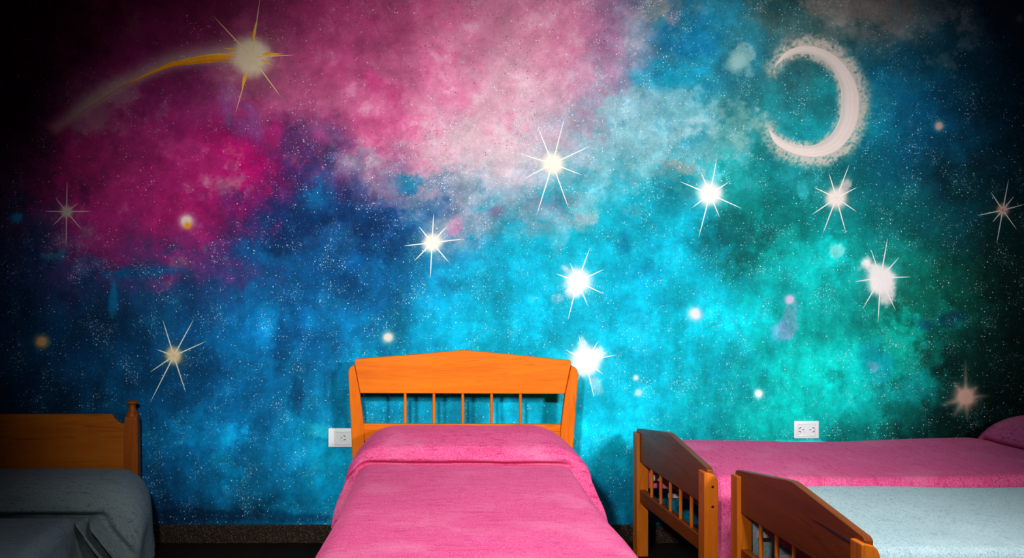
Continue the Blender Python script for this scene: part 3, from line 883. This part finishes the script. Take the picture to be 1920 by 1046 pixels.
def section(s, a, r, zc, b, hem, crown=0.0):
    """half cross-section: s in 0..1 from the centre line to the hem -> (x, z)"""
    flat = a - r
    arc = 0.5 * math.pi * r
    side = max(zc - r - hem, 0.005)
    tot = flat + arc + side
    u = s * tot
    x = np.where(u < flat, u, np.where(u < flat + arc, flat + r * np.sin(np.clip((u - flat) / r, 0, math.pi / 2)), a))
    z = np.where(u < flat, zc, np.where(u < flat + arc, zc - r * (1 - np.cos(np.clip((u - flat) / r, 0, math.pi / 2))), zc - r - np.clip(u - flat - arc, 0, None)))
    f = np.clip((u - flat - arc) / side, 0, 1)
    x = x + (b - a) * f ** 0.8
    z = z + crown * (1 - np.clip(x / a, 0, 1) ** 2)
    return x, z


def blanket(name, rows, mat, loc, rz, label, cat, ncross=141, wrinkle=0.004, seed=1, gusset=None, thick=0.007):
    """rows: dicts y, zc, a, r, b, hem, crown, n (sub rows to the next); 'rec' pushes the middle back (crease)"""
    S = np.linspace(-1, 1, ncross)
    keys = ['y', 'zc', 'a', 'r', 'b', 'hem', 'crown', 'rec', 'gus', 'asym', 'hem2']
    dense = []
    for i in range(len(rows) - 1):
        n = rows[i].get('n', 4)
        for j in range(n):
            dense.append(i + j / n)
    dense.append(len(rows) - 1.0)
    dense = np.array(dense)
    par = {}
    for k in keys:
        v = np.array([r.get(k, r['hem'] if k == 'hem2' else 0.0) for r in rows], float)
        # monotone-ish cubic through the rows
        m = np.gradient(v)
        for q in range(1, len(v) - 1):
            if (v[q] - v[q - 1]) * (v[q + 1] - v[q]) <= 0: m[q] = 0
            else:
                d0, d1 = v[q] - v[q - 1], v[q + 1] - v[q]
                m[q] = 2 * d0 * d1 / (d0 + d1)
        i0 = np.minimum(np.floor(dense).astype(int), len(v) - 2); f = dense - i0
        par[k] = (2 * f**3 - 3 * f**2 + 1) * v[i0] + (f**3 - 2 * f**2 + f) * m[i0] + (-2 * f**3 + 3 * f**2) * v[i0 + 1] + (f**3 - f**2) * m[i0 + 1]
    P = np.zeros((len(dense), ncross, 3))
    for i in range(len(dense)):
        g = {k: par[k][i] for k in keys}
        x, z = section(np.abs(S), g['a'], max(g['r'], .004), g['zc'], g['b'], g['hem'], g['crown'])
        xb, zb = section(np.abs(S), g['a'], max(g['r'], .004), g['zc'], g['b'], g['hem2'], g['crown'])
        x, z = np.where(S < 0, xb, x), np.where(S < 0, zb, z)
        x = x * np.sign(S)
        x = x * (1 + g['asym'] * (sstep(0.25, 0.45, x) + 0.4 * sstep(0.25, 0.45, -x)))
        w = 1 - sstep(0.80, 0.98, np.abs(x) / g['a'])
        P[i, :, 0] = x
        P[i, :, 1] = g['y'] + g['rec'] * w
        P[i, :, 2] = z
        if gusset is not None and g['gus'] > 0:
            P[i, :, 1] += gusset(x, z, g['gus']) * (1 - w)
    # soft wrinkles
    for i in range(P.shape[0]):
        for j in range(P.shape[1]):
            p = P[i, j]
            q = Vector((p[0] * 3.1 + seed, p[1] * 3.1, p[2] * 4))
            q2 = Vector((p[0] * 11 + seed, p[1] * 11, p[2] * 9))
            d = mnoise.noise(q) * wrinkle * 1.6 + mnoise.noise(q2) * wrinkle * 0.5
            sd = 1.0 if p[0] >= 0 else -1.0
            sidew = sstep(0.86, 1.0, abs(S[j]) * 1.12)
            P[i, j, 2] += d * (1 - 0.7 * sidew)
            P[i, j, 0] += sd * sidew * (d * 2.0 + 0.006 * math.sin(p[1] * 31 + seed))
    me = bpy.data.meshes.new(name)
    nr, nc = P.shape[:2]
    idx = np.arange(nr * nc).reshape(nr, nc)
    q = np.stack([idx[:-1, :-1], idx[1:, :-1], idx[1:, 1:], idx[:-1, 1:]], -1).reshape(-1, 4)
    me.from_pydata(P.reshape(-1, 3).tolist(), [], q.tolist())
    bm = bmesh.new(); bm.from_mesh(me); bpy.data.meshes.remove(me)
    o = obj(name, bm, mat, None, True)
    if o.data.polygons[len(o.data.polygons) // 2].normal.z < 0:
        o.data.flip_normals()
    md = o.modifiers.new('thickness', 'SOLIDIFY'); md.thickness = thick; md.offset = -1
    sb = o.modifiers.new('smooth', 'SUBSURF'); sb.levels = 1; sb.render_levels = 1
    o.location = loc; o.rotation_euler = (0, 0, rz)
    return tag(o, label, cat, 'wool blankets on the beds')


def mattress(rows, loc, rz, label, mat=None):
    w, y0, y1, z0, z1 = rows
    o = obj('mattress', box_bm(-w, w, y0, y1, z0, z1, 0.03, 3), mat or M_TICK, None, True, 50)
    o.location = loc; o.rotation_euler = (0, 0, rz)
    return tag(o, label, 'mattress', 'mattresses under the blankets')


# ------------------------------------------------------------------ centre bed
KH = 4.52 / F
HX, HY, HR = (867 - PX) * KH, 4.52 - DW, R(-1.7)


def hp(px, py): return ((px - 867) * KH, CH - (py - PY) * KH)


bed = empty('single_bed', (HX, HY, 0), HR, 'orange varnished wooden bed with spindle headboard, in the middle', 'bed')
pan = [hp(665.5, 684), hp(665.5, 673), hp(780, 664), hp(852, 657.3), hp(868, 656), hp(884, 657.0), hp(960, 664), hp(1069, 675), hp(1068.5, 684), hp(1057.5, 737), hp(675.5, 737)]
obj('headboard_panel', prism_bm(pan, -0.014, 0.014, 0.003), M_HEAD, bed)
lz = lambda pts: [hp(*p) for p in pts]
obj('headboard_post', prism_bm(lz([(653, 700), (654, 692), (658, 687), (664.5, 683.5), (675, 737), (682.5, 800), (684, 860), (684, 1036), (664, 1036), (661, 860), (658, 790)]), -0.02, 0.02, 0.004), M_HEADZ, bed)
obj('headboard_post', prism_bm(lz([(1082, 702), (1081, 694), (1077, 688), (1069.5, 683.5), (1058, 737), (1050, 800), (1046, 860), (1046, 1036), (1068, 1036), (1071, 860), (1076, 790)]), -0.02, 0.02, 0.004), M_HEADZ, bed)
rail = [hp(681, 794), hp(1051, 794), hp(1048, 828), hp(683.5, 828)]
obj('headboard_rail', prism_bm(rail, -0.013, 0.013, 0.004), M_HEAD, bed)
for sxp in (759.5, 813.5, 867.5, 921.5, 975.5):
    x, _ = hp(sxp, 0)
    z0, z1 = hp(0, 796)[1], hp(0, 736)[1]
    obj('spindle', lathe_bm([(0.0058, z0), (0.0064, (z0 + z1) / 2), (0.0058, z1)], x, 0, 16), M_HEADZ, bed, True, 60)
for s in (-1, 1):
    obj('side_rail', box_bm(s * 0.40 - .011, s * 0.40 + .011, -1.93, -0.02, 0.24, 0.33, 0.003), M_HEAD, bed)
    obj('foot_leg', box_bm(s * 0.40 - .025, s * 0.40 + .025, -1.97, -1.92, 0.0, 0.34, 0.004), M_HEADZ, bed)
obj('foot_rail', box_bm(-0.375, 0.375, -1.955, -1.935, 0.24, 0.33, 0.003), M_HEAD, bed)

mattress((0.36, -1.90, -0.03, 0.30, 0.405), (HX, HY, 0), HR, 'mattress under the long pink blanket of the middle bed')


def gus_c(x, z, g):
    u = (np.abs(x) - 0.358) + (z - 0.493)
    lf = (x < 0)
    return g * lf * (-0.030 * np.exp(-(u / 0.014) ** 2) + 0.03 * np.exp(-((u - 0.034) / 0.010) ** 2) - 0.012 * np.exp(-((u - 0.062) / 0.012) ** 2))


PC = dict(b=0.465, hem=0.20)
rows_c = [
    dict(y=-0.045, zc=0.42, a=0.39, r=0.05, b=0.42, hem=0.28, n=3),
    dict(y=-0.048, zc=0.50, a=0.395, r=0.09, n=3, b=0.43, hem=0.26),
    dict(y=-0.085, zc=0.538, a=0.405, r=0.13, n=4, b=0.445, hem=0.24, asym=0.04),
    dict(y=-0.17, zc=0.554, a=0.412, r=0.15, n=5, b=0.46, hem=0.22, asym=0.065),
    dict(y=-0.27, zc=0.549, a=0.418, r=0.15, n=5, b=0.470, hem=0.21, asym=0.09),
    dict(y=-0.35, zc=0.529, a=0.424, r=0.14, n=5, b=0.478, hem=0.20, asym=0.105),
    dict(y=-0.405, zc=0.505, a=0.430, r=0.12, n=5, b=0.482, hem=0.20, asym=0.11),
    dict(y=-0.425, zc=0.462, a=0.432, r=0.09, n=4, b=0.482, hem=0.20, gus=0.6, asym=0.105),
    dict(y=-0.428, zc=0.442, a=0.428, r=0.075, n=4, b=0.475, hem=0.20, rec=0.045, gus=1.0, asym=0.08),
    dict(y=-0.436, zc=0.436, a=0.412, r=0.06, n=4, b=0.445, hem=0.20, rec=0.045, gus=1.0, asym=0.04),
    dict(y=-0.446, zc=0.443, a=0.404, r=0.05, n=4, b=0.425, hem=0.20, rec=0.010, gus=0.4),
    dict(y=-0.475, zc=0.451, a=0.402, r=0.05, n=5, b=0.420, hem=0.20),
    dict(y=-0.60, zc=0.455, a=0.403, r=0.055, n=12, b=0.425, hem=0.20, crown=0.003),
    dict(y=-1.10, zc=0.457, a=0.415, r=0.07, n=12, b=0.445, hem=0.19, crown=0.008),
    dict(y=-1.60, zc=0.461, a=0.438, r=0.08, n=10, b=0.472, hem=0.18, crown=0.008),
    dict(y=-1.90, zc=0.458, a=0.450, r=0.08, n=4, b=0.47, hem=0.18, crown=0.006),
    dict(y=-1.955, zc=0.435, a=0.440, r=0.08, n=4, b=0.47, hem=0.18),
    dict(y=-1.985, zc=0.37, a=0.440, r=0.06, n=4, b=0.46, hem=0.18),
    dict(y=-1.995, zc=0.20, a=0.440, r=0.01, b=0.45, hem=0.18),
]
blanket('blanket', rows_c, M_PINK, (HX, HY, 0), HR, 'pink wool blanket tucked under the pillow of the middle bed', 'blanket', seed=2.3, gusset=gus_c)

# ------------------------------------------------------------------ the two beds along the right
RR = R(3.4)


def side_bed(fx, fy, H, label, crack=False):
    """bed with its footboard facing left; local y runs along the footboard (+ = towards the wall), local x to the head"""
    t = empty('single_bed', (fx, fy, 0), RR, label, 'bed', 'beds with spindle footboards on the right')
    hw = 0.445
    dz = H - 0.505
    z = lambda v: v + dz
    # posts: flat uprights with a rounded inner shoulder, one at each end
    for s in (1, -1):
        prof = [(-0.024, 0.0), (0.024, 0.0), (0.024, z(0.462)), (0.022, z(0.478)), (0.016, z(0.492)), (0.006, z(0.500)), (-0.012, z(0.505)), (-0.024, z(0.505))]
        bm = bmesh.new()
        y0, y1 = sorted((s * hw, s * (hw - 0.062)))
        q = prism_bm(prof, y0, y1, 0.003, 2, 'y')
        p = obj('footboard_post', q, M_FOOTZ, t)
        if s < 0:
            for zz in (z(0.458), z(0.392)):
                b = lathe_bm([(0.0046, -0.001), (0.0046, 0.0010), (0.0034, 0.0018), (0.0010, 0.0020)], 0, 0, 14)
                bmesh.ops.rotate(b, verts=b.verts[:], cent=(0, 0, 0), matrix=Matrix.Rotation(R(90), 3, 'X'))
                bmesh.ops.translate(b, verts=b.verts[:], vec=(0.004, -hw, zz))
                obj('screw', b, M_SCREW, p, True, 40)
    pl = hw - 0.010
    poly = [(-pl, z(0.388)), (pl, z(0.388)), (pl, z(0.512)), (pl - .012, z(0.519)), (0.03, z(0.566)), (0.0, z(0.568)), (-0.03, z(0.566)), (-pl + .012, z(0.519)), (-pl, z(0.512))]
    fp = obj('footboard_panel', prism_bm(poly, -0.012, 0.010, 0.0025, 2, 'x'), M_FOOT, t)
    if crack:
        cr = [(-0.14, 0.5145), (-0.20, 0.5155), (-0.32, 0.512), (-0.42, 0.508), (-0.42, 0.505), (-0.32, 0.505), (-0.20, 0.511)]
        obj('crack', prism_bm(cr, -0.0126, -0.010, 0, 1, 'x'), M_SLOT, fp)
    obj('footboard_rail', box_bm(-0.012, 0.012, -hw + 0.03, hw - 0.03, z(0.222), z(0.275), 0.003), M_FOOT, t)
    for k in range(5):
        y = 0.245 - 0.1225 * k
        obj('spindle', lathe_bm([(0.0062, z(0.27)), (0.0068, z(0.33)), (0.0062, z(0.395))], -0.002, y, 14), M_FOOTZ, t, True, 60)
    # white enamelled base frame
    for s in (1, -1):
        obj('base_rail', box_bm(0.03, 1.93, s * 0.362 - .008, s * 0.362 + .008, z(0.316), z(0.338), 0.002), M_ENAMEL, t)
        obj('truss_rail', box_bm(0.10, 1.90, s * 0.362 - .006, s * 0.362 + .006, z(0.244), z(0.262), 0.002), M_ENAMEL, t)
        for xx in (0.16, 0.9, 1.7):
            obj('truss_strut', box_bm(xx - .008, xx + .008, s * 0.362 - .005, s * 0.362 + .005, z(0.25), z(0.325), 0.001), M_ENAMEL, t)
    # plain head end
    for s in (1, -1):
        obj('headboard_post', box_bm(1.93, 1.97, s * (hw - 0.03) - .03, s * (hw - .03) + .03, 0, z(0.75), 0.004), M_FOOTZ, t)
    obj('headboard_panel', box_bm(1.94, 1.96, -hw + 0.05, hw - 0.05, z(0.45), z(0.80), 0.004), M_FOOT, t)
    return t


side_bed(0.995, 4.075 - DW, 0.505, 'brown wooden bed with spindle footboard against the wall, under the pink blanket')
side_bed(1.103, 3.08 - DW, 0.525, 'brown wooden bed nearest the camera on the right, under the pale blanket', True)


def rows_side(z0, hem, pillow=True, a=0.40, L=1.90, r=0.035, far=None):
    """head at y = 0, foot at y = -L"""
    rr = []
    if pillow:
        rr += [
            dict(y=-0.02, zc=z0 - .05, a=a - .01, r=0.03, b=a, hem=hem, n=3),
            dict(y=-0.03, zc=z0 + .05, a=a - .01, r=0.08, b=a, hem=hem, n=4),
            dict(y=-0.09, zc=z0 + .095, a=a - .01, r=0.12, b=a + .02, hem=hem, n=5),
            dict(y=-0.22, zc=z0 + .108, a=a, r=0.13, b=a + .03, hem=hem, n=6),
            dict(y=-0.36, zc=z0 + .095, a=a, r=0.12, b=a + .03, hem=hem, n=6),
            dict(y=-0.44, zc=z0 + .055, a=a, r=0.09, b=a + .03, hem=hem, n=5),
            dict(y=-0.468, zc=z0 + .012, a=a, r=0.06, b=a + .03, hem=hem, n=4),
            dict(y=-0.468, zc=z0 - .008, a=a, r=0.05, b=a + .02, hem=hem, n=4, rec=0.025),
            dict(y=-0.482, zc=z0 - .004, a=a, r=0.045, b=a + .01, hem=hem, n=4, rec=0.01),
            dict(y=-0.52, zc=z0, a=a, r=r, b=a + .01, hem=hem, n=8),
        ]
    else:
        rr += [dict(y=-0.02, zc=z0, a=a, r=r, b=a + .01, hem=hem, n=8)]
    rr += [
        dict(y=-1.0, zc=z0 - .012, a=a, r=r, b=a + .012, hem=hem, n=14),
        dict(y=-1.5, zc=z0 - .004, a=a, r=r, b=a + .012, hem=hem, n=12),
        dict(y=-L + .06, zc=z0, a=a, r=r, b=a + .012, hem=hem, n=6),
        dict(y=-L + .015, zc=z0 - .012, a=a, r=r, b=a + .012, hem=hem, n=4),
        dict(y=-L, zc=z0 - .045, a=a, r=.03, b=a + .01, hem=hem, n=4),
        dict(y=-L - .003, zc=z0 - .085, a=a, r=.02, b=a + .005, hem=hem),
    ]
    for d in rr: d['hem2'] = hem if far is None else far
    return rr


def place_side(fx, fy, L):
    """origin at the head of the bed, local -y towards its foot"""
    c, s = math.cos(RR), math.sin(RR)
    d = L + 0.020
    return (fx + d * c, fy + d * s, 0), RR - R(90)


l1, r1 = place_side(0.995, 4.075 - DW, 1.86)
blanket('blanket', rows_side(0.480, 0.07, True, 0.388, 1.86, far=0.275), M_PINK, l1, r1, 'pink wool blanket on the wall-side bed, right of the middle bed', 'blanket', seed=7.7, wrinkle=0.005)
mattress((0.335, -1.84, -0.03, 0.322, 0.452), l1, r1, 'mattress in a shade-dark crimson under the pink blanket of the wall-side bed', M_CRIM)
l2, r2 = place_side(1.103, 3.08 - DW, 1.86)
blanket('blanket', rows_side(0.497, 0.30, False, 0.398, 1.86, far=0.10), M_GREY, l2, r2, 'pale blue-grey flecked blanket on the bed at the lower right corner', 'blanket', seed=4.1, wrinkle=0.003)
mattress((0.345, -1.84, -0.03, 0.345, 0.470), l2, r2, 'mattress under the pale flecked blanket on the right')

# ------------------------------------------------------------------ left bed
KL = 4.58 / F
LX, LY = (21.5 - PX) * KL + 0.05, 4.60 - DW      # centre line of the headboard


def lp(px, py): return ((px - PX) * KL - LX, CH - (py - PY) * KL)


lbed = empty('single_bed', (LX, LY, 0), 0, 'low amber wooden bed with turned knob on its headboard post, far left', 'bed')
hwL = lp(246, 0)[0]
top = [lp(0, 776)[0], 0]
sh = [lp(p, q) for p, q in [(207, 777), (210.5, 779), (213.5, 785), (218, 790), (225, 794), (234, 796)]]
poly = [(-x, z) for x, z in reversed(sh)]
poly = [(-hwL + 0.02, lp(0, 930)[1])] + [(-hwL + .02, sh[-1][1])] + [(max(x, -hwL + .021), z) for x, z in poly[1:]] + sh[:-1] + [(hwL - 0.02, sh[-1][1]), (hwL - 0.02, lp(0, 930)[1])]
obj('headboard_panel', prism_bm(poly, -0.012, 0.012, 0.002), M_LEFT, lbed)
for s in (-1, 1):
    cx = s * hwL
    zt = lp(0, 780)[1]
    hs = 0.0275
    bm = bmesh.new()
    # square upright, slightly wider at the foot, chamfered shoulders
    lev = [(hs + .008, 0.0), (hs + .004, 0.25), (hs, zt - 0.012), (hs * 0.72, zt + 0.006)]
    rings = [[bm.verts.new((cx + a * w, b * w * 0.92, zz)) for a, b in ((-1, -1), (1, -1), (1, 1), (-1, 1))] for w, zz in lev]
    for r0, r1_ in zip(rings, rings[1:]):
        for i in range(4): bm.faces.new([r0[i], r0[(i + 1) % 4], r1_[(i + 1) % 4], r1_[i]])
    bm.faces.new(list(reversed(rings[0]))); bm.faces.new(rings[-1])
    bmesh.ops.recalc_face_normals(bm, faces=bm.faces[:])
    bmesh.ops.bevel(bm, geom=[e for e in bm.edges if e.calc_face_angle(0) > R(20)], offset=0.003, segments=2, profile=0.5, affect='EDGES')
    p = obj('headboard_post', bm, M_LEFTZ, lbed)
    zz = lambda py: lp(0, py)[1]
    prof = [(0.027, zz(783)), (0.0275, zz(780)), (0.0245, zz(776)), (0.019, zz(771)), (0.0148, zz(766)), (0.0128, zz(762)), (0.0135, zz(759.5)), (0.020, zz(758)), (0.0245, zz(756)), (0.0245, zz(754.5)), (0.020, zz(752.7)), (0.010, zz(751.6)), (0.002, zz(751.3))]
    obj('finial', lathe_bm(prof, cx, 0, 28), M_LEFTZ, p, True, 50)
    obj('side_rail', box_bm(s * 0.30 - .011, s * 0.30 + .011, -1.9, -0.02, 0.07, 0.14, 0.003), M_LEFT, lbed)
    obj('foot_leg', box_bm(s * 0.30 - .022, s * 0.30 + .022, -1.94, -1.9, 0.0, 0.14, 0.003), M_LEFTZ, lbed)

mattress((0.32, -1.88, -0.04, 0.14, 0.200), (LX, LY, 0), 0, 'mattress under the dull grey blanket on the left')


def gus_l(x, z, g):
    u = (np.abs(x) - 0.36) + 0.7 * (z - 0.25)
    return 1.7 * g * (-0.050 * np.exp(-((u - 0.037) / 0.020) ** 2) + 0.03 * np.exp(-((u - 0.008) / 0.009) ** 2) - 0.042 * np.exp(-((u + 0.018) / 0.011) ** 2) + 0.03 * np.exp(-((u + 0.048) / 0.012) ** 2) - 0.012 * np.exp(-((u - 0.11) / 0.02) ** 2))


rows_l = [
    dict(y=-0.05, zc=0.26, a=0.46, r=0.05, b=0.50, hem=0.05, n=3),
    dict(y=-0.055, zc=0.32, a=0.50, r=0.08, n=3, b=0.54, hem=0.05),
    dict(y=-0.10, zc=0.352, a=0.55, r=0.12, n=4, b=0.58, hem=0.03),
    dict(y=-0.19, zc=0.366, a=0.58, r=0.16, n=5, b=0.60, hem=0.02),
    dict(y=-0.29, zc=0.360, a=0.598, r=0.17, n=5, b=0.595, hem=0.02),
    dict(y=-0.37, zc=0.333, a=0.600, r=0.16, n=5, b=0.585, hem=0.02),
    dict(y=-0.42, zc=0.292, a=0.590, r=0.14, n=5, b=0.57, hem=0.02, gus=0.3),
    dict(y=-0.438, zc=0.255, a=0.555, r=0.11, n=7, b=0.54, hem=0.02, gus=0.9),
    dict(y=-0.440, zc=0.230, a=0.49, r=0.08, n=8, b=0.50, hem=0.02, rec=0.040, gus=1.0),
    dict(y=-0.450, zc=0.222, a=0.42, r=0.06, n=8, b=0.45, hem=0.02, rec=0.042, gus=1.0),
    dict(y=-0.462, zc=0.230, a=0.365, r=0.05, n=5, b=0.39, hem=0.03, rec=0.010, gus=0.5),
    dict(y=-0.50, zc=0.236, a=0.358, r=0.05, n=5, b=0.37, hem=0.05),
    dict(y=-0.70, zc=0.238, a=0.362, r=0.06, n=10, b=0.38, hem=0.05),
    dict(y=-1.00, zc=0.240, a=0.378, r=0.07, n=8, b=0.40, hem=0.05),
    dict(y=-1.40, zc=0.240, a=0.39, r=0.07, n=8, b=0.41, hem=0.05),
    dict(y=-1.88, zc=0.235, a=0.39, r=0.07, n=4, b=0.41, hem=0.05),
    dict(y=-1.97, zc=0.18, a=0.39, r=0.06, n=4, b=0.41, hem=0.05),
    dict(y=-1.98, zc=0.06, a=0.39, r=0.01, b=0.40, hem=0.05),
]
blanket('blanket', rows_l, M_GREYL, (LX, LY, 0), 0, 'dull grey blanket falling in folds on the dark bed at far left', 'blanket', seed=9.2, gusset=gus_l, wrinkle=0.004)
